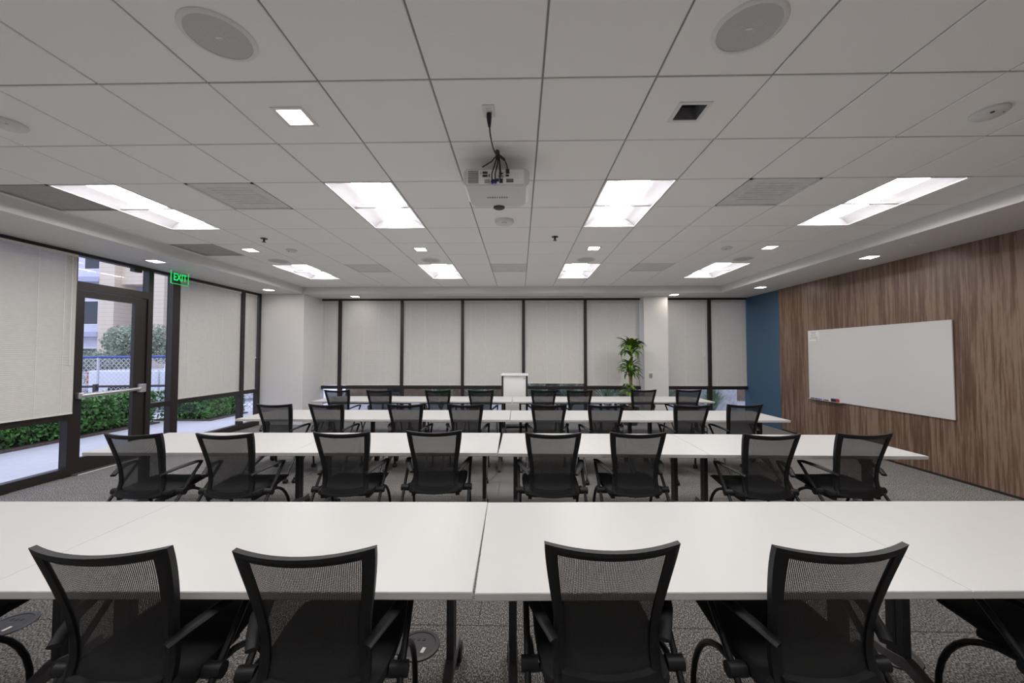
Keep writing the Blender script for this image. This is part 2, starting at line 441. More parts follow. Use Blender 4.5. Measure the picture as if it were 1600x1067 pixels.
for x, y, lab in ((-5.24,5.40,'lit square downlight in the left soffit above the glass door'),(-5.24,7.90,'lit square downlight in the left soffit beside the white corner pier'),
                  (-3.83,8.85,'lit square downlight in the rear soffit near the left end of the windows'),(3.49,8.72,'lit square downlight in the rear soffit beside the white pier'),
                  (4.84,7.79,'lit square downlight in the right soffit by the blue wall'),(4.83,5.37,'lit square downlight in the right soffit above the whiteboard')):
    o = sp0 if first else copy_tree(sp0); first = False
    o.location = (x,y,SOF); tag(o, lab, 'downlight', 'square downlights')

# air diffusers and return panels
def make_diff(m, lab, i, j, slots):
    r = empty('air_diffuser', (gx(i+.5), gy(j+.5), CEIL)); tag(r, lab, 'air vent', 'square air vents in the ceiling')
    w = T/2 - .006
    b = MB()
    for (x0,x1,y0,y1) in ((-w,w,-w,-w+.02),(-w,w,w-.02,w),(-w,-w+.02,-w,w),(w-.02,w,-w,w)): b.box(x0,x1,y0,y1,0,.012)
    b.build('frame', m, r)
    MB().box(-w+.01,w-.01,-w+.01,w-.01,.006,.011).build('perforated_plate', m, r)
    if slots:
        for k in range(8):
            MB().box(-w+.12,w-.10,-.20+.05*k,-.188+.05*k,.003,.007).build('louver', m, r)
    return r
for (i,j), lab in zip(DIFF, ('grey louvred air vent in the ceiling left of the nearer lights','grey louvred air vent in the ceiling right of the nearer lights',
        'small far air vent left, between two far-row lights','small far air vent in the middle of the far row of lights','small far air vent right, between two far-row lights')):
    make_diff('vent_grey', lab, i, j, j == 2)
make_diff('vent_dark', 'dark return air panel in the ceiling at the left picture edge', -8, 2, False)
make_diff('vent_dark', 'dark return air panel in the ceiling above the glass door', -8, 5, False)

# ceiling speakers
def speaker(x, y, R, lab):
    r = empty('ceiling_speaker', (x,y,CEIL)); tag(r, lab, 'speaker', 'round ceiling speakers')
    MB().lathe([(R*.84,-.001),(R*.86,-.009),(R*.97,-.006),(R,-.001)], n=40).build('rim', 'trim_white', r, smooth=True)
    MB().lathe([(.0005,-.006),(R*.5,-.0055),(R*.85,-.0045),(R*.85,-.001)], n=40).build('grille', 'speaker_grille', r, smooth=True)
    MB().box(-.016,.016,-.006,.006,-.0075,-.005).build('badge', 'trim_white', r)
speaker(gx(-2.5), gy(-.5), .155, 'large round ceiling speaker at upper left')
speaker(gx(1.5), gy(-.5), .155, 'large round ceiling speaker at upper right')
for i, lab in ((-6.5,'faint round ceiling speaker in the far row nearest the left soffit'),(-2.5,'faint round ceiling speaker in front of the inner left far light'),
               (1.5,'faint round ceiling speaker in front of the inner right far light'),(5.5,'faint round ceiling speaker in the far row nearest the right soffit')):
    speaker(gx(i), gy(6.55), .155, lab)

# smoke detector, sensors, sprinklers
r = empty('smoke_detector', (gx(-.48), gy(3.62), CEIL)); tag(r, 'round white smoke detector on the ceiling behind the projector', 'smoke detector')
MB().lathe([(.105,-.0005),(.105,-.02),(.095,-.032),(.06,-.036),(.0005,-.037)], n=36).build('cover', 'detector_white', r, smooth=True)
MB().lathe([(.03,-.03),(.03,-.046),(.02,-.05),(.0005,-.05)], (0,-.045,0), n=20).build('sensor_chamber', 'detector_white', r, smooth=True)
for x, y, R, lab in ((gx(-5.58),gy(.55),.085,'white ceiling sensor at the left picture edge'),(gx(4.5),gy(.55),.085,'white ceiling sensor near the right picture edge'),
                     (gx(-5.53),gy(5.5),.07,'tiny white ceiling sensor between the left sprinkler and a far light'),(gx(4.53),gy(5.5),.07,'tiny white ceiling sensor left of the far right downlight')):
    r = empty('ceiling_sensor', (x,y,CEIL)); tag(r, lab, 'sensor', 'ceiling sensors')
    MB().lathe([(R,-.0005),(R,-.012),(R*.8,-.026),(.0005,-.03)], n=28).build('cover', 'detector_white', r, smooth=True)
    MB().cyl((-R*.35,-R*.45,-.030),.010,.010,n=12).build('led', 'metal_dark', r)
    MB().box(R*.1,R*.5,-R*.5,-R*.35,-.027,-.018).build('slot', 'metal_dark', r)
for x, y, z, lab in ((gx(-5.58),gy(4.6),CEIL,'small dark sprinkler head hanging from the ceiling, left one'),(gx(.53),gy(4.6),CEIL,'small dark sprinkler head hanging from the ceiling, right of the smoke detector')):
    r = empty('sprinkler', (x,y,z)); tag(r, lab, 'sprinkler', 'sprinkler heads')
    MB().lathe([(.042,-.0005),(.04,-.006),(.014,-.010),(.0005,-.010)], n=20).build('escutcheon', 'metal_dark', r, smooth=True)
    MB().lathe([(.011,-.008),(.013,-.03),(.006,-.045),(.0005,-.045)], n=12).build('nozzle', 'metal_dark', r, smooth=True)
    MB().lathe([(.0005,-.043),(.024,-.045),(.024,-.048),(.0005,-.049)], n=16).build('deflector', 'metal_dark', r)
for x, y, lab in ((4.78,4.72,'small flat sprinkler cover in the right soffit'),(-5.2,7.17,'small flat sprinkler cover in the left soffit')):
    o = MB().lathe([(.045,-.0005),(.045,-.010),(.035,-.014),(.0005,-.014)], n=20).build('sprinkler_cover', 'trim_white', loc=(x,y,SOF), smooth=True)
    tag(o, lab, 'sprinkler', 'sprinkler covers')
r = empty('slot_diffuser', (-.24,8.9,SOF)); tag(r, 'long thin slot air diffuser in the rear soffit above the windows', 'air vent')
MB().box(-1.74,1.74,-.022,.022,-.004,-.0005).build('frame', 'trim_white', r)
MB().box(-1.72,1.72,-.010,.010,-.006,-.0038).build('slot', 'metal_dark', r)

# ------------------------------------------------------------------ glazing
wl = lambda u, n, z: (XL + n, u, z)
wb = lambda u, n, z: (u, YB - n, z)
def pane(fn, par, u0, u1, z0, z1, n=-.045):
    MB(fn).box(u0,u1,n-.003,n+.003,z0,z1).build('glass_pane', 'glass', par)
def bar(fn, par, name, u0, u1, z0, z1, n0=-.06, n1=.04):
    MB(fn).box(u0,u1,n0,n1,z0,z1).build(name, 'bronze', par)
TR0, TR1 = .722, .795
def window(num, fn, u0, u1, left=None, right=None, sill=.11):
    r = empty('window_%d' % num); tag(r, kind='structure')
    if left: bar(fn, r, 'mullion', left[0], left[1], 0, SOF)
    if right: bar(fn, r, 'mullion', right[0], right[1], 0, SOF)
    bar(fn, r, 'transom', u0, u1, TR0, TR1)
    bar(fn, r, 'head', u0, u1, SOF-.045, SOF)
    bar(fn, r, 'sill', u0, u1, 0, sill)
    pane(fn, r, u0, u1, sill, TR0); pane(fn, r, u0, u1, TR1, SOF-.045)
    return r
# left wall
w1 = window(1, wl, .9, 4.82, right=(4.82,4.88))
bar(wl, w1, 'mullion', 2.9, 2.98, 0, SOF)
window(2, wl, 5.92, 6.26, left=(5.84,5.92), right=(6.26,6.40))
window(3, wl, 6.40, 7.86, right=(7.86,7.95))
window(4, wl, 7.95, 8.38, right=(8.38,8.45))
# door with transom light
d = empty('door_1'); tag(d, kind='structure')
bar(wl, d, 'head_rail', 4.88, 5.84, 2.415, 2.52)
bar(wl, d, 'top_frame', 4.88, 5.84, SOF-.045, SOF)
pane(wl, d, 4.88, 5.84, 2.52, SOF-.045)
leaf = MB(wl)
leaf.box(4.89,4.985,-.03,.02,.01,2.405); leaf.box(5.655,5.835,-.03,.02,.01,2.405)
leaf.box(4.985,5.655,-.03,.02,.01,.205); leaf.box(4.985,5.655,-.03,.02,2.32,2.405)
leaf.build('door_leaf', 'bronze', d)
pane(wl, d, 4.985, 5.655, .205, 2.32, -.005)
pb = MB(wl).tube([(4.93,.075,1.02),(5.40,.075,1.03),(5.74,.075,1.045)], .026, 10).build('push_bar', 'metal_bright', d, smooth=True)
MB(wl).box(5.71,5.79,.02,.10,.985,1.115).build('bar_bracket', 'metal_bright', pb, bevel=.012)
MB(wl).box(4.90,4.96,.02,.09,.98,1.06).build('bar_bracket', 'metal_bright', pb, bevel=.01)
MB(wl).box(5.60,5.72,-.02,.05,2.80,2.85).build('door_closer', 'bronze', d)
MB(wl).box(4.88,5.84,-.06,.10,.0005,.012).build('threshold', 'leg_grey', d)
tag(MB(wl).box(4.90,6.2,.085,.11,.0005,.010).build('trim_4', 'trim_white'), kind='structure')
# window wall at the back
BM = [(-4.40,-4.32),(-2.88,-2.81),(-1.41,-1.34),(.06,.13),(1.54,1.61)]
window(5, wb, -4.80, BM[0][0], right=BM[0])
for k in range(4): window(6+k, wb, BM[k][1], BM[k+1][0], right=BM[k+1])
window(10, wb, BM[4][1], 2.88)
window(11, wb, 3.43, 4.48, right=(4.48,4.56))
window(12, wb, 4.56, 5.40)

# ------------------------------------------------------------------ blinds
def blind(fn, u0, u1, z0, lab, cords=(), wand=None, n=.004):
    r = empty('window_blind', fn(u0, n, z0)); o = Vector(fn(u0, n, z0))
    f2 = lambda u, nn, z: tuple(Vector(fn(u0+u, n+nn, z0+z)) - o)
    w = u1-u0; H = SOF-.048-z0
    tag(r, lab, 'window blind', 'closed horizontal blinds')
    MB(f2).box(0,w,-.014,.016,H-.032,H).build('head_rail', 'blind_rail', r)
    MB(f2).box(.004,w-.004,-.010,.012,0,.016).build('bottom_rail', 'blind_rail', r)
    b = MB(f2); p = .0215; k = 0; z = .026
    while z < H-.020:
        dz, dn = .0116, .0066
        b.add([(0,-dn,z+dz),(w,-dn,z+dz),(0,.0022,z+.001),(w,.0022,z+.001),(0,dn,z-dz),(w,dn,z-dz)], [(0,1,3,2),(2,3,5,4)])
        z += p
    tag(b.build('slats', 'blind', r, smooth=False), kind='stuff')
    for c in cords:
        MB(f2).box(w*c-.0022,w*c+.0022,.0085,.0105,.01,H-.03).build('ladder_cord', 'cord_white', r)
    if wand:
        wu, wz = wand
        MB(f2).tube([(w*wu,.022,H-.03),(w*wu,.024,wz-z0)], .0035, 6).build('pull_cord', 'cord_white', r)
        MB(f2).lathe([(.004,.0),(.010,-.02),(.008,-.03),(.0005,-.031)], (w*wu,.024,wz-z0), n=10).build('cord_knob', 'cord_white', r)
    return r
blind(wl, 2.96, 4.85, TR1+.005, 'large pale blind at the left picture edge beside the glass door', (.12,.5,.79,.93), (.965,1.45), n=.058)
blind(wl, .95, 2.88, TR1+.005, 'pale blind on the glazed left wall beyond the left picture edge', (.2,.8))
blind(wl, 6.403, 7.857, TR1+.005, 'pale blind to the right of the exit sign', (.12,.42,.70,.93))
blind(wl, 7.953, 8.33, TR1+.005, 'very narrow pale blind beside the white corner pier, on the glazed left wall', (.3,.7), (.95,1.5))
names = ['narrow pale blind at the left end of the rear window wall', 'first wide rear-wall blind counted from the left corner', 'second wide rear-wall blind counted from the left corner',
         'third wide rear-wall blind from the left, behind the lectern', 'fourth wide rear-wall blind, right of the lectern', 'rear-wall blind behind the potted plant']
edges = [-4.80] + [v for m in BM for v in m] + [2.875]
for k in range(6):
    z0 = TR1 + (.06 if k == 4 else .012)
    blind(wb, edges[2*k]+.0008, edges[2*k+1]-.0008, z0, names[k], (.12,.37,.63,.9) if k else (.2,.8), (.05,1.65) if k in (1,2,3) else None)
blind(wb, 3.434, 4.477, TR1+.01, 'shaded rear-wall blind between the white pier and the corner mullion', (.12,.5,.9), (.93,1.55))
blind(wb, 4.563, 5.395, TR1+.01, 'shaded rear-wall blind beside the blue wall', (.15,.85))

# ------------------------------------------------------------------ tables
TD, TLEN, TZ = .85, 1.815, .705
def make_table():
    r = empty('training_table')
    a, b = TLEN/2, TD/2
    top = MB().box(-a,a,-b,b,TZ-.030,TZ).build('tabletop', 'table_white', r, bevel=.0025)
    e = MB()
    e.box(-a-.0012,a+.0012,-b-.0012,-b+.001,TZ-.0265,TZ-.003); e.box(-a-.0012,a+.0012,b-.001,b+.0012,TZ-.0265,TZ-.003)
    e.box(-a-.0012,-a+.001,-b,b,TZ-.0265,TZ-.003); e.box(a-.001,a+.0012,-b,b,TZ-.0265,TZ-.003)
    e.build('edge_band', 'table_edge', top)
    for s in (-1,1):
        x = s*(a-.14)
        l = MB(); l.box(x-.017,x+.017,-.045,.045,.15,TZ-.06); lo = l.build('leg', 'table_leg', r, bevel=.004)
        MB().box(x-.0185,x+.0185,-.006,.006,.2,TZ-.08).build('groove', 'rubber', lo)
        f = MB().prism([(.045,.15),(-.045,.17),(-.065,.165),(-.36,.035),(-.36,.012),(-.32,.012),(-.04,.115),(.0,.105),(.13,.105),(.15,.10),(.15,.15)], x-.021, x+.021)
        f.build('foot', 'leg_grey', r, bevel=.004)
        for yy, rr in ((.155,.042),(-.335,.012)):
            if rr > .02:
                c = MB(); c.cyl((x-.026,yy+.02,.043),rr,.020,'x',20); c.cyl((x+.006,yy+.02,.043),rr,.020,'x',20); c.cyl((x-.01,yy+.02,.043),.012,.02,'x',10)
                co = c.build('caster', 'rubber', r)
                MB().box(x-.008,x+.008,yy,yy+.035,.05,.108).build('caster_fork', 'leg_grey', co)
            else:
                MB().cyl((x,yy,.0),.02,.02,'z',14).build('glide', 'rubber', r)
        MB().box(x-.03,x+.03,-.26,.26,TZ-.062,TZ-.0305).build('flip_bracket', 'table_leg', r, bevel=.004)
    MB().box(-a+.16,a-.16,-.02,.02,TZ-.10,TZ-.065).build('crossbar', 'table_leg', r)
    return r
def run(x0, y0, x1, y1, step=.003):          # two tables end to end along one straight line
    d = Vector((x1-x0, y1-y0)).normalized(); p = Vector((x0, y0)); n = TLEN + step
    return [(tuple(p), tuple(p + d*TLEN)), (tuple(p + d*n), tuple(p + d*(n+TLEN)))]
ROWS = [run(-3.806,1.36,-.172,1.423) + run(-.161,1.416,3.48,1.515),
        run(-3.83,3.325,-.195,3.385) + run(-.185,3.37,3.45,3.345),
        run(-3.765,5.05,-.13,5.07) + run(-.12,5.05,3.52,5.09),
        run(-3.78,6.95,-.15,6.955) + run(-.12,6.95,3.52,7.02)]
RN = ['nearest row', 'second row from the camera', 'third row from the camera', 'farthest row']
tb = make_table(); first = True
for ri, row in enumerate(ROWS):
    for ti, (p, q) in enumerate(row):
        p, q = Vector((*p,0)), Vector((*q,0)); dd = (q-p).normalized(); ang = math.atan2(dd.y, dd.x)
        c = (p+q)/2 + Vector((-dd.y, dd.x, 0))*TD/2
        o = tb if first else copy_tree(tb); first = False
        o.location = c; o.rotation_euler = (0,0,ang)
        tag(o, 'white-topped training table, %s from the left in the %s' % (ORD[ti], RN[ri]), 'table', 'white training tables in rows')

# ------------------------------------------------------------------ chairs
def sm(a, b, x):
    t = max(0, min(1, (x-a)/(b-a))); return t*t*(3-2*t)
def back_pt(s, w, off=0):          # s in [-1,1] across, w in [0,1] up; off = distance behind the sitter's side
    hw = .192 - .006*math.sin(PI*min(1, w/.6)) + .036*sm(.35,1.05,w)
    z = .42 + .515*w - .014*(1-s*s)*w - .020*(1-s*s)*(1-w)**2
    y = .105 - .105*max(0,(w-.22)/.78)**1.5 - .03*max(0,(.22-w)/.22)**2 + (.040*s*s)*(.6+.4*w)
    return (s*hw, y - off, z)
def make_chair():
    r = empty('mesh_chair')
    # frame ring around the back
    def ring(ds, wt, wb_, n=14):
        P = []
        for k in range(n): P.append((-1+ds + (2-2*ds)*k/n, wb_))
        for k in range(n): P.append((1-ds, wb_ + (wt-wb_)*k/n))
        for k in range(n): P.append((1-ds - (2-2*ds)*k/n, wt))
        for k in range(n): P.append((-1+ds, wt - (wt-wb_)*k/n))
        return P
    outer, inner = ring(0,1,0), ring(.185,.935,.085)
    b = MB()
    secs = []
    for (os, ow), (is_, iw) in zip(outer, inner):
        o1, o2 = back_pt(os,ow,.013), back_pt(os,ow,-.010); i1, i2 = back_pt(is_,iw,.009), back_pt(is_,iw,-.004)
        mid1 = back_pt((os*.6+is_*.4),(ow*.6+iw*.4),.018)
        secs.append([o1, mid1, i1, i2, o2])
    secs.append(secs[0]); b.loft(secs, cap=False)
    b.build('backrest_frame', 'chair_black', r, smooth=True)
    # woven mesh
    nu, nw = 14, 16; V = []; F = []; UV = []
    for j in range(nw+1):
        for i in range(nu+1):
            s = -.87 + 1.74*i/nu; w = .07 + .875*j/nw
            V.append(back_pt(s, w, .001)); UV.append((s*.2 + .5, w*.515))
    for j in range(nw):
        for i in range(nu):
            a = j*(nu+1)+i; F.append((a,a+1,a+nu+2,a+nu+1))
    me = bpy.data.meshes.new('backrest_mesh'); me.from_pydata(V, [], F)
    ul = me.uv_layers.new(name='UVMap')
    for l in me.loops: ul.data[l.index].uv = UV[l.vertex_index]
    me.polygons.foreach_set('use_smooth', [True]*len(me.polygons)); me.materials.append(M['mesh_fabric'])
    o = bpy.data.objects.new('backrest_mesh', me); COL.objects.link(o); o.parent = r
    # lower lip
    b = MB(); secs = []
    for k in range(13):
        s = -.86 + 1.72*k/12; x, y, z = back_pt(s, .05)
        secs.append([(x,y-.022,z-.004),(x,y-.014,z+.022),(x,y+.01,z+.028),(x,y+.02,z-.012),(x,y-.006,z-.022)])
    b.loft(secs); b.build('lower_rail', 'chair_black', r, smooth=True)
    # seat
    secs = []
    for y, hw, zt, zb in ((.095,.20,.452,.40),(.12,.225,.462,.385),(.22,.238,.462,.385),(.34,.245,.465,.405),(.46,.245,.468,.425),(.535,.238,.462,.432),(.56,.22,.450,.437)):
        sec = []
        for k in range(20):
            a = 2*PI*k/20; cx, sz = math.cos(a), math.sin(a)
            px = math.copysign(abs(cx)**.45, cx)*hw; pz = (zt+zb)/2 + math.copysign(abs(sz)**.6, sz)*(zt-zb)/2
            sec.append((px, y, pz - (.010*(1-(px/hw)**2) if sz > 0 else 0)))
        secs.append(sec)
    MB().loft(secs).build('seat', 'seat_fabric', r, smooth=True)
    for s in (-1,1):
        # armrest
        pts = [(s*.188,.075,.585),(s*.215,.13,.603),(s*.245,.20,.618),(s*.266,.28,.626),(s*.275,.345,.627),(s*.278,.385,.620)]
        MB().tube(pts, [.020,.022,.024,.024,.022,.016], 10, flat=.5).build('armrest', 'chair_black', r, smooth=True)
        # rear leg: straight tube from the arm front down to the rear caster
        MB().tube([(s*.278,.385,.618),(s*.278,.19,.42),(s*.278,-.145,.062)], .0125, 10).build('leg', 'tube_black', r, smooth=True)
        # front leg: arc from pivot forward to the floor
        pts = [(s*.262,.19,.42)]
        for k in range(9):
            a = (PI/2)*k/8
            pts.append((s*.262, .25 + .27*math.sin(a), .062 + .355*math.cos(a)**.9 if k < 8 else .062))
        MB().tube(pts, .0125, 10).build('leg', 'tube_black', r, smooth=True)
        MB().cyl((s*.27-.032,.19,.42), .027, .064, 'x', 18).build('pivot_hub', 'chair_black', r, smooth=True)
        for x, y in ((s*.278,-.150),(s*.262,.52)):
            c = MB(); c.cyl((x-.022,y,.0255),.025,.018,'x',16); c.cyl((x+.004,y,.0255),.025,.018,'x',16)
            c.lathe([(.014,.07),(.014,.045),(.008,.03)], (x,y,0), 10)
            c.build('caster', 'rubber', r)
    MB().tube([(-.26,.19,.405),(.26,.19,.405)], .014, 10).build('crossbar', 'tube_black', r, smooth=True)
    for s in (-1,1): MB().box(s*.185-.015,s*.185+.015,.12,.42,.372,.40).build('seat_bracket', 'chair_black', r)
    return r
CH = [
 [(-2.50,1.24,-2),(-1.378,1.223,1),(-.698,1.228,3.5),(.312,1.286,1.5),(1.07,1.285,3.5),(2.155,1.30,2)],
 [(-3.095,3.005,1),(-2.362,3.019,1),(-1.445,3.086,2.5),(-.706,3.16,3),(.271,3.095,.5),(.962,3.123,1.5),(2.005,3.081,1.5),(2.775,3.13,3)],
 [(-3.116,4.805,0),(-2.455,4.818,-1),(-1.449,4.838,2),(-.684,4.853,1.5),(.371,4.86,1),(1.082,4.827,1.5),(2.155,4.837,1.5),(2.844,4.892,3)],
 [(-3.217,6.70,-.5),(-2.471,6.70,-.5),(-1.435,6.71,.5),(-.678,6.71,.5),(.425,6.78,1),(1.05,6.74,0),(2.205,6.86,2.5),(3.001,6.87,1.5)]]
ch = make_chair(); first = True
for ri, row in enumerate(CH):
    for ci, (x, y, a) in enumerate(row):
        o = ch if first else copy_tree(ch); first = False
        o.location = (x,y,0); o.rotation_euler = (0,0,math.radians(a))
        if ri == 0:
            lab = ['black chair cut off by the left picture edge in the nearest row', 'leftmost fully seen black mesh chair in the nearest row', 'black mesh chair in the nearest row just left of the table joint',
                   'black mesh chair in the nearest row just right of the table joint', 'rightmost fully seen black mesh chair in the nearest row', 'black chair cut off by the right picture edge in the nearest row'][ci]
        else: lab = 'black mesh-back chair, %s from the left in the %s' % (ORD[ci], RN[ri])
        tag(o, lab, 'chair', 'black mesh chairs at the tables')

# ------------------------------------------------------------------ projector with cord
PX, PY = -.172, 3.0
r = empty('projector', (PX, PY, 2.80)); tag(r, 'white ceiling projector with cables in its rear panel', 'projector')
b = MB(); hw = .245
def psec(y, w, z0, z1):
    c = .025
    return [(-w+c,y,z0),(w-c,y,z0),(w,y,z0+c),(w,y,z1-c),(w-c,y,z1),(-w+c,y,z1),(-w,y,z1-c),(-w,y,z0+c)]
b.loft([psec(-.21,hw-.01,.004,.132), psec(-.20,hw,0,.135), psec(.12,hw,0,.135), psec(.19,hw-.03,.004,.13), psec(.21,hw-.06,.012,.12)])
b.build('body', 'projector_white', r, smooth=True)
pl = MB().box(-.215,.205,-.214,-.2105,.016,.122).build('rear_panel', 'fixture_white', r)
for k in range(7): MB().box(-.207,-.13,-.218,-.2141,.022+.0138*k,.031+.0138*k).build('grille_slat', 'projector_grey', pl)
for x0,x1,z0,z1,m in ((-.10,-.063,.092,.108,'port_dark'),(-.10,-.063,.068,.084,'port_dark'),(-.054,-.046,.068,.088,'port_dark'),(-.085,-.045,.022,.05,'projector_grey'),
                      (-.035,-.005,.022,.05,'port_dark'),(.0,.02,.034,.054,'port_dark'),(.025,.05,.022,.054,'port_dark'),(.018,.055,.064,.08,'projector_grey'),
                      (.07,.095,.070,.083,'port_dark'),(.022,.052,.088,.098,'port_dark'),(-.115,-.108,.088,.105,'projector_grey')):
    MB().box(x0,x1,-.2175,-.2141,z0,z1).build('port', m, pl)
MB().box(.075,.128,-.2175,-.2141,.026,.052).build('display', 'lcd', pl)
for i in range(4):
    for j in range(2): MB().cyl((.14+.018*j,-.2165,.040+.018*i),.0045,.0024,'y',10).build('button', 'trim_white', pl)
for x in (-.028,-.004): MB().cyl((x,-.235,.026),.010,.021,'y',12).build('video_plug', 'port_blue', pl)
MB().lathe([(.046,.05),(.048,-.004),(.040,-.010),(.0005,-.012)], (.0,.200,0), 28).build('lens_cover', 'port_dark', r, smooth=True)
b = MB()
for k in range(9): b.box(-.082+.0185*k,-.082+.0185*k+(.013 if k != 4 else .009),-.020,.004,-.0012,.0004)
b.build('logo', 'print_grey', r)
MB().cyl((0,.0,.135),.028,.112,'z',20).build('mount_pole', 'trim_white', r)
MB().box(-.12,.12,-.10,.10,.132,.142).build('mount_plate', 'trim_white', r)
MB().lathe([(.075,.2468),(.075,.238),(.03,.232),(.03,.22)],(0,0,0),28).build('ceiling_flange', 'trim_white', r)
for k, pts in enumerate(([(.02,-.30,.20),(-.0,-.29,.14),(-.028,-.262,.07),(-.028,-.236,.026)], [(.02,-.30,.20),(.015,-.29,.13),(-.004,-.262,.07),(-.004,-.236,.026)],
            [(.02,-.30,.20),(.03,-.28,.12),(.03,-.225,.04)], [(.025,-.30,.20),(.03,-.29,.14),(.037,-.225,.072)], [(.015,-.30,.19),(-.03,-.27,.155),(-.10,-.22,.14)])):
    MB().tube(pts, .0045, 8).build('cable', 'cable', r, smooth=True)
MB().tube([(.03,-.295,.185),(.065,-.27,.165)], .0095, 10).build('ferrite_bead', 'cable', r, smooth=True)
MB().tube([(.065,-.27,.165),(.08,-.245,.14),(.085,-.235,.11)], .0045, 8).build('cable', 'cable', r, smooth=True)
MB().box(.072,.098,-.245,-.2141,.092,.112).build('power_plug', 'cable', r)
MB().tube([(.012,-.302,.215),(.016,-.302,.185),(.018,-.300,.160)], .017, 10).build('cable_tie_bundle', 'cable', r, smooth=True)
r = empty('ceiling_outlet', (-.186, 2.29, CEIL)); tag(r, 'white power outlet plate on the ceiling above the projector cord', 'outlet')
MB().box(-.036,.036,-.058,.058,-.007,-.0005).build('plate', 'trim_white', r, bevel=.002)
MB().box(-.017,.017,-.034,.034,-.010,-.0065).build('receptacle', 'detector_white', r)
cpts = [Vector((-.186,2.30,CEIL-.012)), Vector((-.186,2.305,CEIL-.05)), Vector((-.183,2.33,CEIL-.10))]
P0, P1, P2, P3 = cpts[2], Vector((-.18,2.42,CEIL-.155)), Vector((-.155,2.66,CEIL-.13)), Vector((PX+.014,PY-.306,2.80+.222))
for k in range(1,13):
    t = k/12; cpts.append((1-t)**3*P0 + 3*(1-t)**2*t*P1 + 3*(1-t)*t*t*P2 + t**3*P3)
r = empty('power_cord', (-.186,2.30,CEIL-.012)); tag(r, 'black power cord from ceiling outlet to projector', 'cord')
off = Vector((-.186,2.30,CEIL-.012))
MB().tube([p-off for p in cpts], .0045, 8).build('cord', 'cable', r, smooth=True)
MB().tube([Vector((0,0,0)), Vector((0,.003,-.02)), Vector((.001,.008,-.045)), Vector((.002,.02,-.075))], [.015,.016,.013,.007], 12).build('plug', 'cable', r, smooth=True)

# ------------------------------------------------------------------ exit sign
def text_mesh(body, size, m, name, parent, mtx, extrude=.001):
    cu = bpy.data.curves.new('txt', 'FONT'); cu.body = body; cu.size = size; cu.extrude = extrude; cu.align_x = 'CENTER'; cu.align_y = 'CENTER'; cu.offset = .004*size/.2
    ob = bpy.data.objects.new('txt', cu); COL.objects.link(ob)
    dg = bpy.context.evaluated_depsgraph_get(); me = bpy.data.meshes.new_from_object(ob.evaluated_get(dg))
    bpy.data.objects.remove(ob); bpy.data.curves.remove(cu)
    me.transform(Matrix.Diagonal((.74,1,1,1))); me.transform(mtx); me.materials.clear(); me.materials.append(MATS[m])
    o = bpy.data.objects.new(name, me); COL.objects.link(o); o.parent = parent; return o
r = empty('exit_sign', (-5.45, 6.035, 2.68)); tag(r, 'green edge-lit acrylic EXIT sign hanging from the left soffit', 'exit sign')
MB().box(-.004,.004,-.155,.155,0,.20).build('panel', 'acrylic', r)
for nm, a in (('edge', (-.005,.005,-.157,.157,-.006,.0)),('edge', (-.005,.005,-.161,-.155,-.006,.20)),('edge', (-.005,.005,.155,.159,.02,.20))):
    MB().box(*a).build(nm, 'exit_green', r)
MB().box(-.03,.03,-.165,.165,.20,.2195).build('canopy', 'trim_white', r)
mx = Matrix(((0,0,1,.0055),(1,0,0,0),(0,1,0,.10),(0,0,0,1)))
text_mesh('EXIT', .160, 'exit_green', 'lettering', r, mx)

# ------------------------------------------------------------------ right wall: whiteboard and its things
BX = XR - .021
r = empty('whiteboard', (BX, 6.06, .75)); tag(r, 'frameless white glass whiteboard on the wood wall', 'whiteboard')
MB().box(-.022,-.006,-1.19,1.19,0,1.243).build('board', 'board_white', r, bevel=.002)
for y in (-1.0,1.0):
    for z in (.12,1.12): MB().cyl((-.006,y,z),.02,.0065,'x',14).build('standoff', 'metal_bright', r)
MB().box(-.070,-.022,.45,1.17,-.001,.004).build('pen_ledge', 'board_white', r)
r = empty('paper_note', (BX-.0225, 7.12, 1.77)); tag(r, 'small printed paper note at the top left of the whiteboard', 'note')
MB().box(-.001,0,-.135,.115,0,.215).build('sheet', 'paper', r)
b = MB()
for k, (a0,a1,zz) in enumerate(((-.06,.06,.185),(-.05,.05,.16),(-.06,.06,.13),(-.10,.07,.10),(-.11,.09,.072),(-.12,-.06,.045),(-.12,.10,.012))): b.box(-.0016,-.001,a0,a1,zz,zz+.007)
b.build('printed_lines', 'print_grey', r)
for y0,y1,m,lab in ((7.10,7.17,'marker_purple','short dark purple marker at the left end of the whiteboard ledge'),(6.93,7.07,'marker_blue','blue marker on the whiteboard ledge'),(6.78,6.88,'marker_black','black marker beside the eraser on the whiteboard ledge')):
    r = empty('whiteboard_marker', (BX-.05,y0,.764)); tag(r, lab, 'marker', 'markers on the whiteboard ledge')
    L_ = y1-y0
    MB().cyl((0,0,0),.0085,L_*.65,'y',12).build('barrel', m, r); MB().cyl((0,L_*.65,0),.0095,L_*.35,'y',12).build('cap', 'marker_black' if m != 'marker_black' else 'print_grey', r)
r = empty('board_eraser', (BX-.05,6.64,.7545)); tag(r, 'dark whiteboard eraser with a red end on the ledge', 'eraser')
MB().box(-.022,.022,-.05,.06,.0,.045).build('felt', 'marker_black', r, bevel=.003)
MB().box(-.023,.023,-.062,-.05,.0,.046).build('cap', 'eraser_red', r); MB().box(-.023,.023,-.05,.061,.045,.052).build('handle', 'marker_purple', r)

# pier thermostat
r = empty('wall_control', (3.02,8.95,1.075)); tag(r, 'small grey control plate on the white pier', 'wall control')
MB().box(-.035,.035,-.012,-.0005,-.057,.057).build('plate', 'metal_bright', r, bevel=.003)
MB().box(-.012,.012,-.018,-.0118,-.02,.022).build('button', 'projector_grey', r)

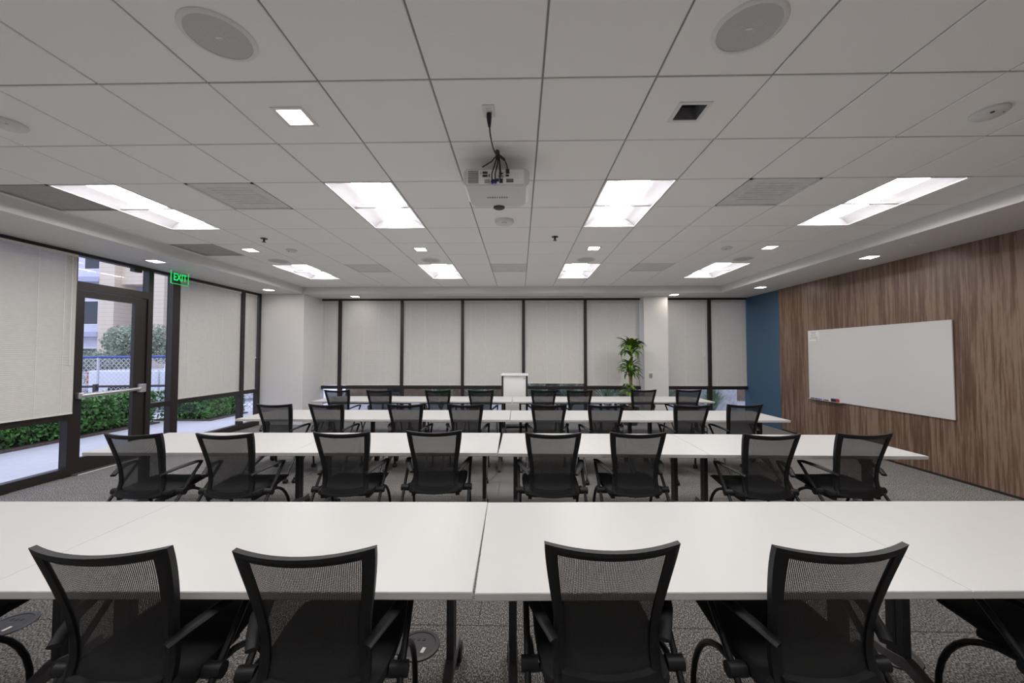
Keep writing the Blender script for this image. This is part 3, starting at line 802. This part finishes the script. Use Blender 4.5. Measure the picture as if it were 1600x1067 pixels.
# ------------------------------------------------------------------ lectern
r = empty('lectern', (-.105, 8.28, 0)); tag(r, 'white lectern with dark side posts before the rear windows', 'lectern')
MB().box(-.285,.285,-.20,.25,1.105,1.14).build('top', 'lectern_white', r, bevel=.004)
MB().box(-.235,.235,-.165,-.145,.10,1.105).build('front_panel', 'lectern_white', r)
for s in (-1,1):
    MB().box(s*.255-.02,s*.255+.02,-.17,.20,.10,1.105).build('side_post', 'metal_dark', r)
    MB().box(s*.25-.03,s*.25+.03,-.20,.24,.03,.10).build('foot', 'metal_dark', r)
    for y in (-.17,.21): MB().cyl((s*.25-.015,y,.0275),.027,.03,'x',16).build('caster', 'rubber', r)
MB().box(-.235,.235,-.145,.19,.10,.12).build('shelf', 'lectern_white', r); MB().box(-.235,.235,-.145,.19,.60,.615).build('shelf', 'lectern_white', r)
MB().cyl((.205,-.172,1.045),.011,.0065,'y',14).build('lock', 'metal_dark', r)

# ------------------------------------------------------------------ potted plant
r = empty('potted_plant', (2.45, 8.62, 0)); tag(r, 'tall green dracaena plant beside the white pier', 'plant')
MB().lathe([(.0005,.002),(.15,.002),(.19,.36),(.20,.38),(.175,.38),(.17,.345)], n=28).build('pot', 'pot', r, smooth=True)
MB().lathe([(.0005,.35),(.171,.345)], n=24).build('soil', 'soil', r)
st = MB().tube([(0,0,.34),(.015,0,.8),(-.01,0,1.2),(-.005,.0,1.32)], [.028,.026,.024,.02], 10).build('cane', 'cane', r, smooth=True)
MB().tube([(.02,.02,.34),(.035,.01,.9),(.045,0,1.45),(.03,0,1.74)], [.026,.024,.024,.018], 10).build('cane', 'cane', r, smooth=True)
MB().tube([(-.02,.01,.34),(-.03,.0,.6),(-.02,.0,.82)], [.022,.02,.016], 10).build('cane', 'cane', r, smooth=True)
def strap_leaf(L_, droop, wid):
    V = []; n = 8
    for k in range(n+1):
        t = k/n; a = .95 - droop*t
        V.append((t, a))
    pts = []; x = z = 0
    for k in range(n+1):
        a = 1.05 - droop*(k/n); pts.append((x,z,a)); x += L_/n*math.cos(a); z += L_/n*math.sin(a)
    vs = []; fs = []
    for k, (x,z,a) in enumerate(pts):
        t = k/n; w = wid*math.sin(PI*min(1,(t*.85+.12)))**.8
        if k == n: w = .002
        vs += [(x,-w,z+.012*w/wid),(x,0,z),(x,w,z+.012*w/wid)]
    for k in range(n):
        a = 3*k; fs += [(a,a+3,a+4,a+1),(a+1,a+4,a+5,a+2)]
    return MB().add(vs, fs)
LV = [strap_leaf(.38, d_, .036).build('leaf', 'leaf', r, smooth=True) for d_ in (1.2, 2.3, 3.1)]
proto_used = [False]*3
def cluster(c, n, sc, lo=0):
    for k in range(n):
        q = random.choice((0,0,1,1,1,2,2)) if not lo else random.choice((1,2))
        o = LV[q] if not proto_used[q] else link_copy(LV[q]); proto_used[q] = True
        o.location = (c[0], c[1], c[2] + random.uniform(-.24,.05)); s_ = sc*random.uniform(.75,1.1)
        o.scale = (s_,)*3; o.rotation_euler = (random.uniform(-.2,.2), random.uniform(-.25,.2), 2*PI*(k*.381966) + random.uniform(-.2,.2))
cluster((.03,0,1.72), 64, 1.08); cluster((-.005,0,1.26), 54, .95); cluster((-.02,0,.80), 24, .75, 1)

# ------------------------------------------------------------------ floor boxes
for x, y, lab in ((-.545,2.11,'round floor power box between the nearest chairs, left of centre'),(-2.95,2.22,'round floor power box at the left picture edge'),(1.95,2.10,'round floor power box half hidden behind the right chair')):
    r = empty('floor_box', (x,y,0)); tag(r, lab, 'floor box', 'round floor power boxes')
    MB().lathe([(.115,.0005),(.112,.006),(.092,.008),(.090,.0045)], n=36).build('ring', 'floor_box', r, smooth=True)
    lid = MB().lathe([(.0005,.0055),(.089,.0055),(.090,.001)], n=36).build('lid', 'floor_box_lid', r)
    MB().box(.032,.050,-.050,-.012,.0056,.0075).build('label', 'trim_white', lid, rot=(0,0,-.2))
    for a in range(3):
        MB().box(-.045+.03*a,-.03+.03*a,.03,.045,.0056,.007).build('flap', 'rubber', lid)

# ------------------------------------------------------------------ outside, left
tag(MB().box(-9.7, XL-.06, -6, 24, -.3, -.03).build('sidewalk', 'sidewalk'), kind='structure')
tag(MB().box(-60, -9.7, -10, 60, -.9, -.35).build('parking_lot', 'asphalt'), kind='structure')
tag(MB().box(-9.69, 30, YB+.11, 40, -.3, -.031).build('patio_ground', 'concrete'), kind='structure')
def leafy(name, mtl, n, size, sampler, parent, seed):
    rnd = random.Random(seed); b = MB()
    for k in range(n):
        c, nrm = sampler(rnd); s_ = size*rnd.uniform(.6,1.4)
        a = Vector((rnd.gauss(0,1),rnd.gauss(0,1),rnd.gauss(0,1)))+nrm*.8; a.normalize()
        t = a.cross(Vector((rnd.gauss(0,1),rnd.gauss(0,1),rnd.gauss(0,1)))).normalized(); u = a.cross(t)
        c = Vector(c)
        b.add([c-t*s_, c-u*s_*.5, c+t*s_, c+u*s_*.5], [(0,1,2),(0,2,3)])
    o = b.build(name, mtl, parent); tag(o, kind='stuff'); return o
def hedge(x0,x1,y0,y1,h,lab,n,seed):
    r = empty('hedge', ((x0+x1)/2,(y0+y1)/2,-.03)); tag(r, lab, 'hedge')
    X, Y = (x1-x0)/2, (y1-y0)/2
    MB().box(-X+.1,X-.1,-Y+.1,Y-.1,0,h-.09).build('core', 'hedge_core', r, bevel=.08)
    def samp(rn):
        f = rn.random()
        if f < .5: return (X-.04+rn.gauss(0,.05), rn.uniform(-Y,Y), h*rn.random()**.75*.95+.05), Vector((1,0,0))
        if f < .8: return (rn.uniform(-X,X), rn.uniform(-Y,Y), h-.03+rn.gauss(0,.03)), Vector((0,0,1))
        return (rn.uniform(-X,X), (Y-.04)*rn.choice((-1,1))+rn.gauss(0,.04), rn.uniform(.05,h)), Vector((0,1,0))
    leafy('foliage', 'hedge_leaf', n, .034, samp, r, seed)
    MB().box(-X,X+.12,-Y,Y,-.005,.035).build('soil_bed', 'mulch', r)
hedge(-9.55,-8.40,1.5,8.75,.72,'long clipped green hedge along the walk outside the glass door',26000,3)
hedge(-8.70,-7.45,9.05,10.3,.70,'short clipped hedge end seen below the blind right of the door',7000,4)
# dark guard rail
r = empty('guard_rail', (-9.8,10.2,-.35)); tag(r, 'dark low metal rail behind the hedge', 'railing')
MB().tube([(-2.6,0,1.02),(.9,0,1.07)], .03, 8).build('rail', 'rail_brown', r)
for x in (-1.65,.45): MB().box(x-.04,x+.04,-.04,.04,.0,1.12+.015*x).build('post', 'rail_brown', r)
# chain-link fence
r = empty('chain_fence', (-10.4,11.1,-.35)); tag(r, 'chain-link fence with a blue top rail in front of the white pickup', 'fence')
MB().tube([(-4.6,0,1.80),(4.6,0,1.86)], .035, 8).build('top_rail', 'fence_blue', r)
for x in (-3.6,-2.0,.15,2.2): MB().tube([(x,0,0),(x,0,1.80)], .03, 8).build('post', 'fence_blue' if x != -2.0 else 'fence_wire', r)
b = MB(); x = -6.3
while x < 4.6:
    for s in (1,-1):
        xa, xb = (x, x+1.72) if s > 0 else (x+1.72, x)
        za, zb = .08, 1.80
        # clip to the fence ends
        if max(xa,xb) > 4.6 or min(xa,xb) < -4.6: continue
        b.add([(xa-.010,0,za),(xa+.010,0,za),(xb+.010,0,zb),(xb-.010,0,zb)], [(0,1,2,3)])
    x += .14
tag(b.build('wire_mesh', 'fence_wire', r), kind='stuff')
# pickup truck
r = empty('pickup_truck', (-14.35,12.55,-.35)); tag(r, 'white pickup truck parked behind the chain-link fence', 'truck')
b = MB(); b.prism([(0,.62),(0,1.33),(.03,1.36),(1.75,1.36),(1.78,1.33),(1.78,.62)], 0, 2.35); b.build('bed', 'car_white', r, bevel=.03)
b = MB(); b.prism([(.02,.60),(.02,1.33),(.14,1.38),(.25,1.86),(1.5,1.86),(1.64,1.38),(1.76,1.33),(1.76,.60)], 2.40, 4.10); b.build('cab', 'car_white', r, bevel=.03)
b = MB(); b.prism([(.02,.60),(.02,1.14),(.1,1.20),(1.68,1.20),(1.76,1.14),(1.76,.60)], 4.10, 5.4); b.build('hood', 'car_white', r, bevel=.04)
b = MB(); b.add([(2.55,.125,1.42),(3.95,.125,1.42),(3.80,.235,1.80),(2.70,.235,1.80)], [(0,1,2,3)]); b.build('side_window', 'car_glass', r)
MB().box(-.05,.0,.0,.10,.92,1.30).build('tail_light', 'tail_red', r); MB().box(-.055,-.002,-.005,.095,1.02,1.12).build('tail_light', 'tail_amber', r)
MB().box(-.18,-.02,.05,1.73,.52,.70).build('bumper', 'leg_grey', r)
for x in (1.15,4.6):
    MB().cyl((x,.02,.36),.36,.22,'y',24).build('wheel', 'tyre', r, smooth=True)
    MB().box(x-.46,x+.46,-.012,.02,.60,.86).build('wheel_arch', 'tyre', r)
# trees and shrubs
def tree(x,y,z0,zc,rx,rz,lab,mtl,n,seed,size=.10):
    r = empty('tree', (x,y,z0)); tag(r, lab, 'tree')
    MB().tube([(0,0,0),(.05,0,(zc-z0)*.6),(0,.05,zc-z0)], [.10,.07,.04], 8).build('trunk', 'bark', r)
    rn0 = random.Random(seed); blobs = [(rn0.gauss(0,.45)*rx, rn0.gauss(0,.45)*rx, rn0.gauss(0,.5)*rz) for _ in range(16)]
    def samp(rn):
        c = rn.choice(blobs); d = Vector((rn.gauss(0,1),rn.gauss(0,1),rn.gauss(0,1))).normalized()
        rr = rx*.42*rn.random()**.4
        return (c[0]+d.x*rr, c[1]+d.y*rr, zc-z0+c[2]+d.z*rr*.8), d
    leafy('foliage', mtl, n, size, samp, r, seed)
tree(-16.9,17.0,-.35,2.05,1.35,.8,'grey-green olive-like tree behind the pickup truck','olive_leaf',12000,11,.055)
tree(-21.6,19.3,-.35,1.15,1.3,.6,'brownish green shrub left of the olive-like tree outside','olive_leaf',8000,12,.055)
# building across the lot
r = empty('apartment_building', (-22.0,22.0,-.35)); tag(r, 'beige and lavender apartment building across the parking lot', 'building')
MB().box(-14,9,1.0,4,0,12).build('wall', 'lavender_wall', r)
MB().box(-2.35,-1.45,-.3,1.0,0,12).build('pier', 'beige_brick', r); MB().box(.75,1.50,-.3,1.0,0,12).build('pier', 'beige_brick', r)
MB().box(-1.45,.75,.1,1.0,6.0,12).build('lintel_wall', 'beige_brick', r)
MB().box(-6.5,-2.35,.3,1.0,0,12).build('pale_bay', 'pale_wall', r)
MB().box(3.9,9,-.3,1.0,0,12).build('pier', 'beige_brick', r)
for z in (2.9,6.1): MB().box(-6.5,-2.35,-.35,.3,z,z+.28).build('balcony_slab', 'lavender_wall', r)
for z in (.8,3.6,6.9):
    f = MB().box(-3.95,-2.95,.27,.31,z,z+1.5).build('window', 'fixture_white', r); MB().box(-3.87,-3.03,.25,.28,z+.08,z+1.42).build('pane', 'car_glass', f)
f = MB().box(-.55,.35,.96,1.01,4.4,5.9).build('window', 'fixture_white', r); MB().box(-.50,.30,.93,.97,4.46,5.84).build('pane', 'teal_glass', f)
f = MB().box(1.6,2.1,.96,1.01,1.0,8).build('window', 'rail_brown', r); MB().box(1.65,2.05,.93,.97,1.1,7.9).build('pane', 'teal_glass', f)

# ------------------------------------------------------------------ outside, behind the rear windows
tag(tag(MB().box(-6,9,13.2,13.5,-.03,2.6).build('garden_wall', 'brown_wall'), 'brown garden wall outside behind the rear windows', 'wall'), kind=None)
o = MB().box(5.0,5.9,10.6,12.4,-.03,.72).build('planter_wall', 'concrete', bevel=.01); tag(o, 'low grey concrete planter wall outside the right end of the rear windows', 'planter')
def clump(x,y,h,n,lab,seed):
    rn = random.Random(seed); b = MB()
    for k in range(n):
        a = rn.uniform(0,2*PI); L_ = h*rn.uniform(.7,1.15); sp = rn.uniform(.2,1.0); w = .020
        c = Vector((math.cos(a),math.sin(a),0)); q = Vector((-c.y,c.x,0)); vs = []
        for s in range(5):
            t = s/4; p = c*(sp*L_*.45*t**1.3) + Vector((0,0,L_*(t-.45*sp*t*t))); ww = w*(1-t*.9); vs += [p-q*ww, p+q*ww]
        b.add(vs, [(2*s,2*s+1,2*s+3,2*s+2) for s in range(4)])
    o = b.build('grass_clump', 'grass_leaf', loc=(x,y,-.03)); tag(o, lab, 'plant', 'plants outside the rear windows')
for k, (x,y,h,lab) in enumerate(((-2.1,10.3,1.0,'leafy plant outside the rear window at the second blind'),(-1.15,10.2,1.0,'leafy plant outside the rear window left of the lectern'),
        (.45,10.2,1.0,'leafy plant outside the rear window just right of the lectern'),(1.35,10.3,1.0,'leafy plant outside the rear window below the fourth wide blind'),
        (2.32,10.2,.85,'leafy plant outside the rear window left of the potted dracaena'),(3.85,10.4,1.0,'leafy plant outside the rear window just right of the white pier'),(4.95,10.0,.85,'leafy plant outside the rear window beside the blue wall'))):
    clump(x,y,h*1.15,300,lab,20+k)
for x, lab in ((-3.7,'dark patio chair outside the first wide rear blind'),(1.0,'dark patio chair outside right of the lectern'),(2.75,'dark patio chair outside behind the potted dracaena')):
    r = empty('patio_chair', (x,11.2,-.03)); tag(r, lab, 'patio chair', 'dark patio chairs outside')
    MB().box(-.24,.24,-.24,.24,.42,.46).build('seat', 'patio_dark', r); MB().box(-.24,.24,.21,.24,.46,.95).build('backrest', 'patio_dark', r)
    for sx in (-.21,.21):
        for sy in (-.21,.21): MB().box(sx-.02,sx+.02,sy-.02,sy+.02,0,.42).build('leg', 'patio_dark', r)
